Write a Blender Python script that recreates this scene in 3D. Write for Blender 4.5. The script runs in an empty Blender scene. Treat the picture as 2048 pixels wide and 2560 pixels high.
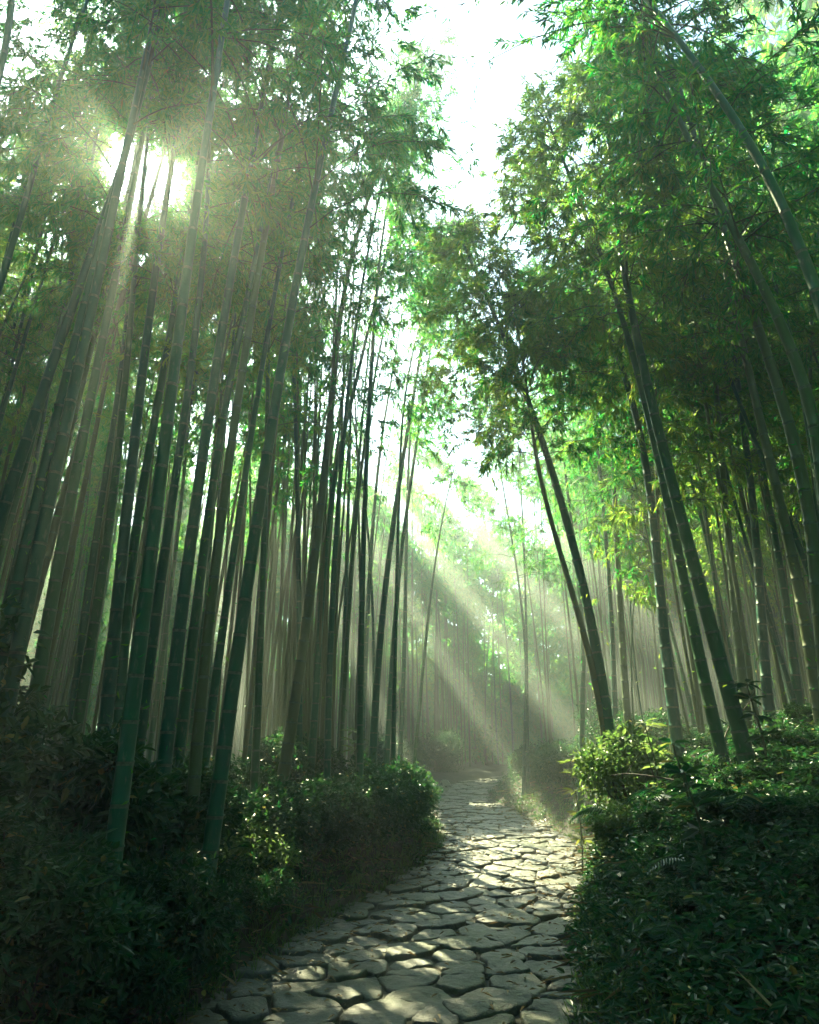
import bpy, math, random
import numpy as np
R = math.radians
rng = np.random.default_rng(11)
rnd = random.Random(5)
sc = bpy.context.scene
COL = sc.collection

# ------------------------------------------------------------------ camera maths
CAM_H, TILT, SENS, FOC = 1.6, R(20), 36.0, 24.0
FPX = 2560 * FOC / SENS
def at(px, py, Y):
    """point of the vertical plane y=Y seen at photo pixel (2048 x 2560)"""
    a = (px - 1024) / FPX; b = (1280 - py) / FPX
    dy = math.cos(TILT) - b * math.sin(TILT); dz = b * math.cos(TILT) + math.sin(TILT)
    s = Y / dy
    return np.array([a * s, Y, CAM_H + dz * s])

# ------------------------------------------------------------------ terrain
CY = np.array([-12, -4, 2.0, 4.0, 5.3, 6.5, 8.0, 10.4, 13.0, 15.2, 17.3, 19.5, 22.0, 25.0, 28.0, 32.0, 40.0])
CX = np.array([-1.6, -1.2, -.7, -.38, -.17, .09, .40, 1.16, 1.83, 1.82, 1.48, 1.24, 1.22, 1.95, 3.3, 5.6, 10.0])
HW = 1.22
def smooth_interp(y, X, Y):
    y = np.asarray(y, float); acc = 0; n = 9
    for d in np.linspace(-1.1, 1.1, n): acc = acc + np.interp(y + d, X, Y)
    return acc / n
def cx(y): return smooth_interp(y, CY, CX)
def zp(y): return smooth_interp(y, [-20, 9, 28, 60, 400], [0, 0, .86, 1.6, 1.6])
def hw(y): return np.interp(y, [5, 10, 14, 20], [1.3, 1.34, 1.24, 1.05])
def bump(x, y):
    return (.5*np.sin(x*1.3+y*.7+1.0)+.3*np.sin(x*2.9-y*2.1)+.25*np.sin(x*.6-y*1.7+2)+.15*np.sin(x*5.1+y*4.3))
def gz(x, y):
    x = np.asarray(x, float); y = np.asarray(y, float)
    c = cx(y); w = hw(y)
    er = np.maximum(x - c - w, 0); el = np.maximum(c - w - x, 0)
    ar = np.interp(y, [-10, 3, 5.5, 8, 12, 18, 26, 40], [.35, .35, .75, 1.25, 1.35, .75, .4, .3])
    al = np.interp(y, [-10, 10, 18, 30], [.85, .8, .45, .3])
    rr = ar*(1-np.exp(-er/.55)) + np.interp(y, [2, 6], [.08, .18])*np.minimum(er, 8) + .05*np.minimum(er, 40)
    ll = al*(1-np.exp(-el/.7)) + .07*np.minimum(el, 30)
    fade = np.clip((er+el)/1.5, 0, 1)
    near = np.exp(-((x-0)**2+(y-12)**2)/900.)
    return zp(y) + (rr+ll)*(.35+.65*near) + fade*bump(x, y)*.10 - .035*(er+el < .02)

# ------------------------------------------------------------------ mesh helpers
def mesh_np(name, verts, faces, mats, mat_idx=None, smooth=False):
    """faces: list of int arrays (n,k)"""
    me = bpy.data.meshes.new(name)
    V = np.asarray(verts, np.float32)
    me.vertices.add(len(V)); me.vertices.foreach_set('co', V.ravel())
    loops = np.concatenate([f.ravel() for f in faces]).astype(np.int32)
    tot = np.concatenate([np.full(len(f), f.shape[1], np.int32) for f in faces])
    start = np.concatenate([[0], np.cumsum(tot)[:-1]]).astype(np.int32)
    me.loops.add(len(loops)); me.loops.foreach_set('vertex_index', loops)
    me.polygons.add(len(tot)); me.polygons.foreach_set('loop_start', start)
    if mat_idx is not None: me.polygons.foreach_set('material_index', np.asarray(mat_idx, np.int32))
    me.polygons.foreach_set('use_smooth', np.full(len(tot), smooth, bool))
    for m in (mats if isinstance(mats, (list, tuple)) else [mats]): me.materials.append(m)
    me.update(calc_edges=True); me.validate()
    return me
def link(name, data, parent=None):
    o = bpy.data.objects.new(name, data); COL.objects.link(o)
    if parent is not None: o.parent = parent
    return o
def tag(o, label=None, cat=None, group=None, kind=None):
    if label: o['label'] = label
    if cat: o['category'] = cat
    if group: o['group'] = group
    if kind: o['kind'] = kind
    return o
def norm(a): return a / np.maximum(np.linalg.norm(a, axis=-1, keepdims=True), 1e-9)

def leaf_arrays(P, D, N, L, W, fine=False, fold=.25):
    """lance shaped leaves: P base, D direction, N rough normal"""
    n = len(P); D = norm(D); S = norm(np.cross(D, N)); N = norm(np.cross(S, D))
    L = np.broadcast_to(np.asarray(L, float), (n,))[:, None]; W = np.broadcast_to(np.asarray(W, float), (n,))[:, None]
    tip = P + D*L - N*L*.13
    if not fine:
        m = P + D*L*.38
        V = np.stack([P, m + S*W*.5 + N*W*fold, tip, m - S*W*.5 + N*W*fold], 1).reshape(-1, 3)
        b = np.arange(n)[:, None]*4
        F = np.concatenate([b + [0, 2, 1], b + [0, 3, 2]], 0)
        return V, F
    a = P + D*L*.22; c = P + D*L*.62 - N*L*.03
    V = np.stack([P, a + S*W*.45 + N*W*fold, c + S*W*.42 + N*W*fold, tip, c - S*W*.42 + N*W*fold, a - S*W*.45 + N*W*fold], 1).reshape(-1, 3)
    b = np.arange(n)[:, None]*6
    F = np.concatenate([b + [0, 3, 2, 1], b + [0, 5, 4, 3]], 0)
    return V, F

def tubes_arrays(paths, radii, sides=4):
    """paths (n,k,3), radii (n,k): open tubes"""
    paths = np.asarray(paths, float); radii = np.asarray(radii, float); n, k, _ = paths.shape
    T = norm(np.gradient(paths, axis=1))
    ref = np.where(np.abs(T[..., 2:3]) > .9, np.array([1., 0, 0]), np.array([0, 0, 1.]))
    A = norm(np.cross(T, ref)); B = np.cross(T, A)
    ang = np.arange(sides)*2*math.pi/sides
    V = paths[:, :, None, :] + radii[:, :, None, None]*(A[:, :, None, :]*np.cos(ang)[None, None, :, None] + B[:, :, None, :]*np.sin(ang)[None, None, :, None])
    idx = np.arange(n*k*sides).reshape(n, k, sides); nx = np.roll(idx, -1, 2)
    F = np.stack([idx[:, :-1], nx[:, :-1], nx[:, 1:], idx[:, 1:]], -1).reshape(-1, 4)
    return V.reshape(-1, 3), F
def merge(parts):
    Vs, Fs, o = [], {}, 0
    for V, F in parts:
        Vs.append(V); Fs.setdefault(F.shape[1], []).append(F + o); o += len(V)
    return np.concatenate(Vs), [np.concatenate(f) for f in Fs.values()]

# ------------------------------------------------------------------ materials
def mat(name):
    m = bpy.data.materials.new(name); m.use_nodes = True
    nt = m.node_tree; nt.nodes.clear()
    return m, nt, nt.nodes.new('ShaderNodeOutputMaterial')
def node(nt, kind, **inp):
    n = nt.nodes.new(kind)
    for k, v in inp.items():
        k = k.replace('_', ' ')
        n.inputs[k].default_value = v
    return n
def mixcol(nt, fac, a, b):
    m = nt.nodes.new('ShaderNodeMix'); m.data_type = 'RGBA'
    if hasattr(fac, 'links'): nt.links.new(fac, m.inputs[0])
    else: m.inputs[0].default_value = fac
    for s, v in ((m.inputs[6], a), (m.inputs[7], b)):
        if hasattr(v, 'links'): nt.links.new(v, s)
        else: s.default_value = (*v, 1)
    return m.outputs[2]
def ramp(nt, src, *stops):
    r = nt.nodes.new('ShaderNodeValToRGB'); nt.links.new(src, r.inputs[0])
    while len(r.color_ramp.elements) < len(stops): r.color_ramp.elements.new(.5)
    for e, (p, c) in zip(r.color_ramp.elements, stops):
        e.position = p; e.color = (*c, 1) if not np.isscalar(c) else (c, c, c, 1)
    return r.outputs[0]
def noise(nt, scale, detail=3, coord='Object', rough=.55, sx=None):
    tc = nt.nodes.new('ShaderNodeTexCoord'); n = node(nt, 'ShaderNodeTexNoise', Scale=scale, Detail=detail, Roughness=rough)
    src = tc.outputs[coord]
    if sx:
        mp = nt.nodes.new('ShaderNodeMapping'); mp.inputs['Scale'].default_value = sx; nt.links.new(src, mp.inputs[0]); src = mp.outputs[0]
    nt.links.new(src, n.inputs['Vector'])
    return n.outputs[0]
def leaf_mat(name, a, b, ta, tb, rough=.42, trans=.45, odd=None):
    m, nt, out = mat(name)
    geo = nt.nodes.new('ShaderNodeNewGeometry'); oi = nt.nodes.new('ShaderNodeObjectInfo')
    rp = geo.outputs['Random Per Island']
    c = mixcol(nt, rp, a, b); t = mixcol(nt, rp, ta, tb)
    c = mixcol(nt, ramp(nt, oi.outputs['Random'], (0, 0.), (1, .35)), c, b)
    if odd:
        k = ramp(nt, rp, (.975, 0.), (.98, 1.)); c = mixcol(nt, k, c, odd); t = mixcol(nt, k, t, odd)
    p = node(nt, 'ShaderNodeBsdfPrincipled', Roughness=rough); nt.links.new(c, p.inputs['Base Color'])
    p.inputs['Specular IOR Level'].default_value = .22
    tr = nt.nodes.new('ShaderNodeBsdfTranslucent'); nt.links.new(t, tr.inputs[0])
    mx = nt.nodes.new('ShaderNodeMixShader'); mx.inputs[0].default_value = trans
    nt.links.new(p.outputs[0], mx.inputs[1]); nt.links.new(tr.outputs[0], mx.inputs[2]); nt.links.new(mx.outputs[0], out.inputs[0])
    return m
M = {}
M['leaf'] = leaf_mat('bamboo_leaf', (.005, .075, .030), (.020, .11, .022), (.05, .52, .07), (.40, .68, .04), odd=(.26, .26, .05))
M['leaf_warm'] = leaf_mat('bamboo_leaf_sunlit_tint', (.025, .09, .025), (.06, .13, .025), (.24, .62, .04), (.62, .74, .05), odd=(.30, .28, .05))  # yellower, brighter copy of the leaf; sunlit look put into the colour
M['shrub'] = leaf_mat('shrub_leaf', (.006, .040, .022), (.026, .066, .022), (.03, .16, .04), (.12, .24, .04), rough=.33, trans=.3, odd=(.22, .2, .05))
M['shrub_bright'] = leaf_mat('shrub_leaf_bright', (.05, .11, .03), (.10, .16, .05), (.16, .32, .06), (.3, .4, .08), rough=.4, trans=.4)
M['yellow'] = leaf_mat('yellow_leaf', (.09, .13, .03), (.15, .16, .04), (.26, .38, .05), (.40, .40, .07), rough=.45, trans=.45)
M['petal'] = leaf_mat('pale_petal', (.5, .36, .33), (.55, .47, .42), (.5, .36, .33), (.55, .47, .42), rough=.6, trans=.35)
M['dry'] = leaf_mat('dry_leaf', (.18, .12, .06), (.44, .34, .19), (.12, .08, .03), (.24, .17, .07), rough=.6, trans=.2)

def culm_mat():
    m, nt, out = mat('bamboo_culm')
    oi = nt.nodes.new('ShaderNodeObjectInfo')
    n1 = noise(nt, 2.0, 4, sx=(6, 6, .5)); n2 = noise(nt, 9.0, 5, sx=(3, 3, 1))
    c = ramp(nt, oi.outputs['Random'], (0, (.001, .075, .045)), (.45, (.006, .105, .040)), (.72, (.028, .115, .026)), (.9, (.10, .12, .04)), (1, (.15, .13, .07)))
    c = mixcol(nt, ramp(nt, n1, (.4, 0.), (.8, .5)), c, (.07, .10, .04))
    c = mixcol(nt, ramp(nt, n2, (.57, 0.), (.72, .75)), c, (.14, .16, .11))
    p = node(nt, 'ShaderNodeBsdfPrincipled'); nt.links.new(c, p.inputs['Base Color'])
    nt.links.new(ramp(nt, n2, (.3, .3), (.8, .55)), p.inputs['Roughness'])
    nt.links.new(p.outputs[0], out.inputs[0])
    return m
M['culm'] = culm_mat()
def plain(name, c1, c2, scale, rough=.7, bump_s=0., detail=4):
    m, nt, out = mat(name); n = noise(nt, scale, detail)
    p = node(nt, 'ShaderNodeBsdfPrincipled', Roughness=rough); nt.links.new(mixcol(nt, ramp(nt, n, (.35, 0.), (.65, 1.)), c1, c2), p.inputs['Base Color'])
    if bump_s:
        b = node(nt, 'ShaderNodeBump', Strength=bump_s, Distance=.02); nt.links.new(n, b.inputs['Height']); nt.links.new(b.outputs[0], p.inputs['Normal'])
    nt.links.new(p.outputs[0], out.inputs[0]); return m
M['ring'] = plain('bamboo_node_wax', (.15, .19, .13), (.06, .09, .06), 30, .55)
M['twig'] = plain('twig', (.05, .08, .03), (.09, .10, .04), 8, .6)
M['stem'] = plain('stem', (.035, .03, .02), (.07, .055, .035), 12, .8)
M['soil'] = plain('forest_floor', (.022, .02, .013), (.055, .045, .028), 5, .9, .6, 8)
M['joint'] = plain('path_joint', (.022, .026, .016), (.05, .045, .03), 14, .9, .4, 6)
M['pale'] = plain('weathered_board', (.42, .42, .36), (.3, .31, .26), 20, .7, .2)

def stone_mat():
    m, nt, out = mat('paving_stone')
    at_ = nt.nodes.new('ShaderNodeAttribute'); at_.attribute_name = 'tone'
    n1 = noise(nt, 3.2, 6, rough=.65); n2 = noise(nt, 38, 6, rough=.7); n3 = noise(nt, 1.1, 3)
    c = mixcol(nt, at_.outputs['Fac'], (.045, .047, .044), (.145, .13, .108))
    c = mixcol(nt, ramp(nt, n1, (.4, 0.), (.65, .8)), c, (.085, .09, .082))
    c = mixcol(nt, ramp(nt, n2, (.5, 0.), (.7, .7)), c, (.22, .20, .165))
    c = mixcol(nt, ramp(nt, n3, (.47, 0.), (.62, .85)), c, (.045, .055, .022))
    p = node(nt, 'ShaderNodeBsdfPrincipled'); nt.links.new(c, p.inputs['Base Color'])
    nt.links.new(ramp(nt, n1, (.3, .33), (.75, .6)), p.inputs['Roughness'])
    b = node(nt, 'ShaderNodeBump', Strength=.9, Distance=.016); nt.links.new(n2, b.inputs['Height'])
    b2 = node(nt, 'ShaderNodeBump', Strength=.8, Distance=.04); nt.links.new(n1, b2.inputs['Height']); nt.links.new(b.outputs[0], b2.inputs['Normal'])
    nt.links.new(b2.outputs[0], p.inputs['Normal']); nt.links.new(p.outputs[0], out.inputs[0])
    return m
M['stone'] = stone_mat()

# ------------------------------------------------------------------ ground and path
def axis(lo, hi, near_lo, near_hi, fine, n_far):
    a = np.arange(near_lo, near_hi + 1e-6, fine)
    l = near_lo - (near_lo - lo)*(np.linspace(0, 1, n_far)[1:]**2.2)
    h = near_hi + (hi - near_hi)*(np.linspace(0, 1, n_far)[1:]**2.2)
    return np.concatenate([l[::-1], a, h])
gx = axis(-160, 160, -12, 14, .16, 26); gy = axis(-80, 220, -4, 34, .2, 26)
X, Y = np.meshgrid(gx, gy); Z = gz(X, Y)
nx_, ny_ = len(gx), len(gy); ii = np.arange(nx_*ny_).reshape(ny_, nx_)
F = np.stack([ii[:-1, :-1], ii[:-1, 1:], ii[1:, 1:], ii[1:, :-1]], -1).reshape(-1, 4)
g = link('ground', mesh_np('ground', np.stack([X, Y, Z], -1).reshape(-1, 3), [F], M['soil'], smooth=True)); tag(g, kind='structure')

def clip_half(poly, p, q):
    """keep the part of poly nearer p than q"""
    m = (p + q)/2; d = q - p; out = []
    for i in range(len(poly)):
        a, b = poly[i], poly[(i+1) % len(poly)]
        da, db = np.dot(a - m, d), np.dot(b - m, d)
        if da <= 0: out.append(a)
        if da*db < 0: out.append(a + (b - a)*da/(da - db))
    return out
def relief(q, ph):
    x, y = q[:, 0], q[:, 1]; v = 0
    for i, (f, a) in enumerate(((9, .0065), (17, .0045), (31, .003), (53, .0022))):
        c, s_ = math.cos(ph + i*1.7), math.sin(ph + i*1.7); u, w_ = x*c + y*s_, y*c - x*s_
        v = v + a*np.sin(u*f + 2*np.sin(w_*f*.7 + ph) + i)*np.sin(w_*f*1.15 + 1.5*np.sin(u*f*.8 + i) + ph)
    return v
def build_path():
    s0, s1 = 1.0, 33.0
    pts, row = [], 0; s = s0
    while s < s1:
        t = -2.0 + rnd.uniform(0, .4)
        while t < 2.0:
            pts.append((s + rnd.uniform(-.10, .10), t)); t += rnd.choice([.3, .38, .44, .52, .62, .75])*rnd.uniform(.85, 1.1)
        s += rnd.uniform(.2, .31)
    P = np.array(pts)
    Vs, Fs, tone, mi, off = [], {3: [], 4: []}, [], {3: [], 4: []}, 0
    K = 38
    for i, p in enumerate(P):
        w = float(hw(p[0]))
        if abs(p[1]) > w + .04 + .12*math.sin(p[0]*2.3 + (2 if p[1] > 0 else 0)): continue
        d = np.linalg.norm(P - p, axis=1); nb = np.argsort(d)[1:18]
        poly = [p + np.array(c) for c in ((-.9, -.9), (.9, -.9), (.9, .9), (-.9, .9))]
        for j in nb: poly = clip_half(poly, p, P[j])
        if len(poly) < 3: continue
        pl = np.array(poly); c = pl.mean(0)
        # inset, round off, resample
        e = pl - c; l = np.linalg.norm(e, axis=1, keepdims=True); pl = c + e*np.maximum(l - rnd.uniform(.006, .018), .03)/l
        for q_ in (.2, .27):
            nxp = np.roll(pl, -1, 0); pl = np.stack([pl*(1-q_) + nxp*q_, pl*q_ + nxp*(1-q_)], 1).reshape(-1, 2)
        seg = np.linalg.norm(np.roll(pl, -1, 0) - pl, axis=1); cum = np.concatenate([[0], np.cumsum(seg)]); u = np.linspace(0, cum[-1], K, endpoint=False)
        cl = np.vstack([pl, pl[:1]]); pl = np.stack([np.interp(u, cum, cl[:, 0]), np.interp(u, cum, cl[:, 1])], 1)
        ph = rnd.uniform(0, 6); k_ = np.arange(K)*2*math.pi/K
        wob = 1 + .022*np.sin(3*k_ + ph) + .018*np.sin(5*k_ + 2*ph) + .012*np.sin(9*k_ + ph) + rng.normal(0, .010, K)
        h0 = rnd.uniform(.018, .062); tx, ty = rnd.uniform(-.05, .05), rnd.uniform(-.05, .05)
        rings = [(1.0, -.06), (1.0, -.02), (.985, -.007), (.95, .001), (.88, .004), (.78, .005), (.66, .006), (.54, .006), (.42, .007), (.3, .007), (.18, .007)]
        V = []
        for sc_, dz in rings:
            q = c + (pl - c)*sc_*wob[:, None]
            z = h0 + dz + relief(q, ph)*(1 if dz > -.01 else .3) + (q[:, 0]-c[0])*tx + (q[:, 1]-c[1])*ty + .004*np.sin(q[:, 0]*19+ph)*np.sin(q[:, 1]*15+ph) + .0025*np.sin(q[:, 0]*47+2*ph)*np.sin(q[:, 1]*41+ph)
            V.append(np.column_stack([q, z]))
        V.append(np.array([[c[0], c[1], h0 + .007]]))
        V = np.vstack(V); nr = len(rings)
        id_ = np.arange(nr*K).reshape(nr, K) + off; nn = np.roll(id_, -1, 1)
        q4 = np.stack([id_[:-1], nn[:-1], nn[1:], id_[1:]], -1).reshape(-1, 4)
        t3 = np.stack([id_[-1], nn[-1], np.full(K, off + nr*K)], -1)
        Fs[4].append(q4); Fs[3].append(t3); mi[4].append(np.zeros(len(q4))); mi[3].append(np.zeros(len(t3)))
        Vs.append(V); tone.append(np.full(len(V), rnd.random())); off += len(V)
    # bed between the stones
    ss = np.arange(s0 - .6, s1 + .6, .2); tt = np.linspace(-1, 1, 13)
    S, T = np.meshgrid(ss, tt, indexing='ij'); T2 = T*(hw(S) + .25)
    V = np.stack([S.ravel(), T2.ravel(), np.full(S.size, .012)], -1)
    id_ = np.arange(S.size).reshape(S.shape) + off
    q4 = np.stack([id_[:-1, :-1], id_[1:, :-1], id_[1:, 1:], id_[:-1, 1:]], -1).reshape(-1, 4)
    Fs[4].append(q4); mi[4].append(np.ones(len(q4))); Vs.append(V); tone.append(np.zeros(len(V)))
    V = np.vstack(Vs); tone = np.concatenate(tone)
    s, t = V[:, 0], V[:, 1]
    W = np.column_stack([cx(s) + t, s, zp(s) + V[:, 2]])
    f4, f3 = np.vstack(Fs[4]), np.vstack(Fs[3])
    f4 = f4[:, ::-1]; f3 = f3[:, ::-1]
    me = mesh_np('path', W, [f4, f3], [M['stone'], M['joint']], np.concatenate([np.concatenate(mi[4]), np.concatenate(mi[3])]), True)
    a = me.attributes.new('tone', 'FLOAT', 'POINT'); a.data.foreach_set('value', tone.astype(np.float32))
    return tag(link('path', me), kind='structure')
build_path()

# ------------------------------------------------------------------ bamboo
def culm_mesh(name, C, r0, r1, sides=14, gap0=.2, gap1=.42):
    """C: dense centre line (k,3) from the ground up"""
    d = np.concatenate([[0], np.cumsum(np.linalg.norm(np.diff(C, axis=0), axis=1))]); L = d[-1]
    rows = []; s = -.0; i = 0
    nodes = []
    while s < L - .05:
        nodes.append(s); s += min(gap0 + i*.012, gap1)*rnd.uniform(.93, 1.07); i += 1
    nodes.append(L)
    ring = []
    for a, b in zip(nodes[:-1], nodes[1:]):
        rr = lambda q: (r0 + (r1 - r0)*(q/L)**.9)
        g_ = b - a
        ring += [(a, rr(a)*1.0, 1), (a + .009, rr(a)*1.11, 0), (a + .022, rr(a)*.975, 0), (a + g_*.35, rr(a)*.975, 0), (a + g_*.7, rr(a)*.985, 0), (b - .016, rr(b)*1.0, 1)]
    ring.append((L, r1, 0))
    S = np.array([r[0] for r in ring]); RR = np.array([r[1] for r in ring]); mi = np.array([r[2] for r in ring])
    P = np.stack([np.interp(S, d, C[:, k]) for k in range(3)], -1)
    V, F_ = tubes_arrays(P[None], RR[None], sides)
    idx = np.repeat(mi[:-1], sides)
    nodes_p = np.stack([np.interp(nodes, d, C[:, k]) for k in range(3)], -1)
    return mesh_np(name, V, [F_[:, ::-1]], [M['culm'], M['ring']], idx, True), nodes_p, np.array(nodes)/L

def crown_arrays(C, rg, f0, radius, nb, ntw, nlf, leaf_l, leaf_w, fine=False, keep=None, stray=0):
    """foliage and branches on centre line C from height fraction f0 up"""
    k = len(C); d = np.linspace(0, 1, k)
    f = f0 + (1 - f0)*rg.random(nb)**.85*.985
    base = np.stack([np.interp(f, d, C[:, j]) for j in range(3)], -1)
    az = rg.random(nb)*2*math.pi
    u_ = (f - f0)/(1 - f0)
    bl = radius*(.55 + .6*np.sin(np.clip(u_*1.1 + .25, 0, 1)*math.pi)**.8)*rg.uniform(.55, 1.15, nb)*np.where(u_ > .85, .6, 1)
    h = np.stack([np.cos(az), np.sin(az), np.zeros(nb)], -1)
    up = rg.uniform(.35, .8, nb)[:, None]
    u = np.linspace(0, 1, 6)
    path = base[:, None, :] + h[:, None, :]*(bl[:, None]*u)[..., None]
    path[..., 2] += bl[:, None]*(up*u - (up*.95 + .15)*u**2)
    rad = np.outer(np.full(nb, .009), np.linspace(1, .3, 6))
    # twigs
    tb = np.repeat(np.arange(nb), ntw); tu = rg.uniform(.22, 1.0, nb*ntw)
    tp = np.stack([np.array([0.]*len(tb))]*3, -1)
    j0 = np.minimum((tu*5).astype(int), 4); fr = (tu*5 - j0)[:, None]
    tp = path[tb, j0]*(1 - fr) + path[tb, j0 + 1]*fr
    td = norm(h[tb]*.7 + rg.normal(0, .65, (len(tb), 3)) + np.array([0, 0, -.15]))
    tl = rg.uniform(.12, .42, len(tb))*(radius/1.5)**.5
    te = tp + td*tl[:, None] + np.array([0, 0, -1.])*(tl**2*.8)[:, None]
    # leaves
    li = np.repeat(np.arange(len(tb)), nlf); lu = rg.uniform(.25, 1.0, len(li))[:, None]
    lp = tp[li]*(1 - lu) + te[li]*lu
    ld = norm(td[li]*.75 + rg.normal(0, .55, (len(li), 3)) + np.array([0, 0, -.55]))
    ln = norm(rg.normal(0, .55, (len(li), 3)) + np.array([0, 0, 1.]))
    ll = leaf_l*rg.uniform(.6, 1.15, len(li)); lw = leaf_w*rg.uniform(.75, 1.2, len(li))
    if stray:
        fs = f0*rg.random(stray)*.95 + .03; q = np.stack([np.interp(fs, d, C[:, j]) for j in range(3)], -1)
        a2 = rg.random(stray)*6.28; q = q + np.stack([np.cos(a2), np.sin(a2), rg.normal(0, .1, stray)], -1)*rg.uniform(.06, .22, stray)[:, None]
        lp = np.vstack([lp, q]); ld = np.vstack([ld, rg.normal(0, 1, (stray, 3))]); ln = np.vstack([ln, rg.normal(0, 1, (stray, 3))])
        ll = np.concatenate([ll, np.full(stray, leaf_l*.5)]); lw = np.concatenate([lw, np.full(stray, leaf_w*.9)])
    if keep is not None:
        ok = keep(lp); lp, ld, ln, ll, lw = lp[ok], ld[ok], ln[ok], ll[ok], lw[ok]
        kb = keep(path[:, 3]) ; path, rad = path[kb], rad[kb]
        kt = keep(te); tp, te = tp[kt], te[kt]
    V, F_ = leaf_arrays(lp, ld, ln, ll, lw, fine)
    tw = np.stack([tp, (tp + te)/2 + [0, 0, .02], te], 1)
    kq = int(f0*(k - 1)); sp = C[kq:max(kq + 2, int(k*.9))]  # hidden thin rod inside the culm, added to join the branches
    B = merge([tubes_arrays(path, rad, 4), tubes_arrays(sp[None], np.full((1, len(sp)), .004), 3), tubes_arrays(tw, np.full((len(tw), 3), .0035), 3)]) if len(path) else None
    return V, F_, B

SUN_AZ, SUN_EL = R(-27), R(43)       # from the camera's forward axis, to the left
sdir = np.array([math.sin(SUN_AZ)*math.cos(SUN_EL), math.cos(SUN_AZ)*math.cos(SUN_EL), math.sin(SUN_EL)])
# openings in the canopy: (ground x, ground y, radius): no leaf stands between them and the sun
OPEN = [(0, 0, .75), (1.5, 13.4, 1.4), (1.2, 11.2, .4), (.1, 6.9, .42), (1.5, 20.5, .6)]
# rifts in the canopy running away from the camera: (slope x/y, first y, last y, half width per metre)
RIFT = [(.255, 8.5, 24, .034), (.135, 12.5, 22, .024), (-.005, 11, 22, .018), (-.22, 11, 22, .02), (-.40, 11, 24, .03), (-.56, 10, 22, .03), (.40, 9.5, 24, .03), (.56, 9, 22, .034)]
N_RIFT = len(OPEN)
OPEN += [(-.93, 6.6, .38), (-2.35, 3.5, .32), (-1.6, 4.6, .26), (-1.2, 7.0, .32), (.16, 8.6, .32), (4.4, 6.6, .4), (3.4, 5.4, .3), (4.5, 27, 1.2), (2, 29, 1.0), (-.3, 5.6, .22), (.9, 8.1, .25), (2.0, 7.4, .4), (-1.3, 8.6, .35), (-1.9, 6.6, .3), (-2.6, 11, .35), (2.4, 5.6, .2), (3.2, 7.0, .2), (5.6, 9.8, .35), (7, 13, .5)]
frng = np.random.default_rng(3)
GAPS = [(-1.4, 13.3, 1.6, 6.9), (-1.1, 10.6, .8, 7.2), (-2.0, 17, 1.7, 9), (-2.6, 21, 2.0, 11), (-.6, 15.5, 1.0, 8.5)]
def keep_leaf(p):
    ok = np.ones(len(p), bool); fz = frng.uniform(.45, 1.5, len(p))
    for ox, oy, r in OPEN:
        t = (p[:, 2] - float(zp(oy)) - (1.6 if oy == 0 else .15 if oy < 9 else 1.2))/sdir[2]
        ok &= ((p[:, 0] - sdir[0]*t - ox)**2 + ((p[:, 1] - sdir[1]*t - oy)*.8)**2 > (r*(.35 + .65*fz) + .05)**2) | (p[:, 2] < 1.6)
    for k_, y0, y1, w0 in RIFT:
        t = (p[:, 2] - 1.2 - .03*p[:, 1]*.5)/sdir[2]; gx_ = p[:, 0] - sdir[0]*t; gy_ = p[:, 1] - sdir[1]*t
        ok &= (gy_ < y0) | (gy_ > y1) | (np.abs(gx_ - k_*gy_) > (w0*gy_*(1 + .3*np.sin(gy_*1.7)) + .1)*fz) | (p[:, 2] < 1.6)
    ok &= (p[:, 0]**2 + p[:, 1]**2 + (p[:, 2] - 1.6)**2 > 2.3**2) & ~((np.abs(p[:, 0]) < 2.2) & (p[:, 1] > -1.2) & (p[:, 1] < 2.4))
    for ox, oy, r, z0 in GAPS: ok &= ((p[:, 0] - ox)**2 + (p[:, 1] - oy)**2 > r*r*(1 + .25*np.sin(p[:, 2]*2.1 + ox))) | (p[:, 2] < z0)
    lane = np.abs(p[:, 0] - .118*p[:, 1]) < np.interp(p[:, 1], [0, 4, 9, 13, 15], [.12, .2, .3, .3, .0])*(1 + .5*np.sin(p[:, 2]*1.9))
    ok &= ~(lane & (fz < 1.24) & (p[:, 2] > np.interp(p[:, 1], [2, 6, 12, 15], [3.6, 7.6, 13.2, 16])))
    return ok

def hero_line(pts, Yb, H, dy=0.0, arch=(0, 0)):
    W = np.array([at(px, py, Yb) for px, py in pts]); W = W[np.argsort(W[:, 2])]
    deg = 3 if len(W) >= 5 else (2 if len(W) >= 3 else 1)
    z = W[:, 2]; co = np.polyfit(z, W[:, 0], deg)
    z0, z1 = z[0], z[-1]
    def xf(q):
        q = np.asarray(q, float); v = np.polyval(co, np.clip(q, z0, z1)); dc = np.polyder(co)
        v = v + np.polyval(dc, z0)*np.minimum(q - z0, 0)*.9
        q2 = np.maximum(q - z1, 0); return v + np.polyval(dc, z1)*q2
    zb = 0.0
    for _ in range(8): zb = float(gz(xf(zb), Yb))
    zz = np.linspace(zb - .12, H, 90); tt = (zz - zz[0])/(zz[-1] - zz[0])
    x = xf(zz) + arch[0]*np.clip((tt - .55)/.45, 0, 1)**2
    y = Yb + dy*tt**2 + arch[1]*np.clip((tt - .55)/.45, 0, 1)**2
    return np.column_stack([x, y, zz])

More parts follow.
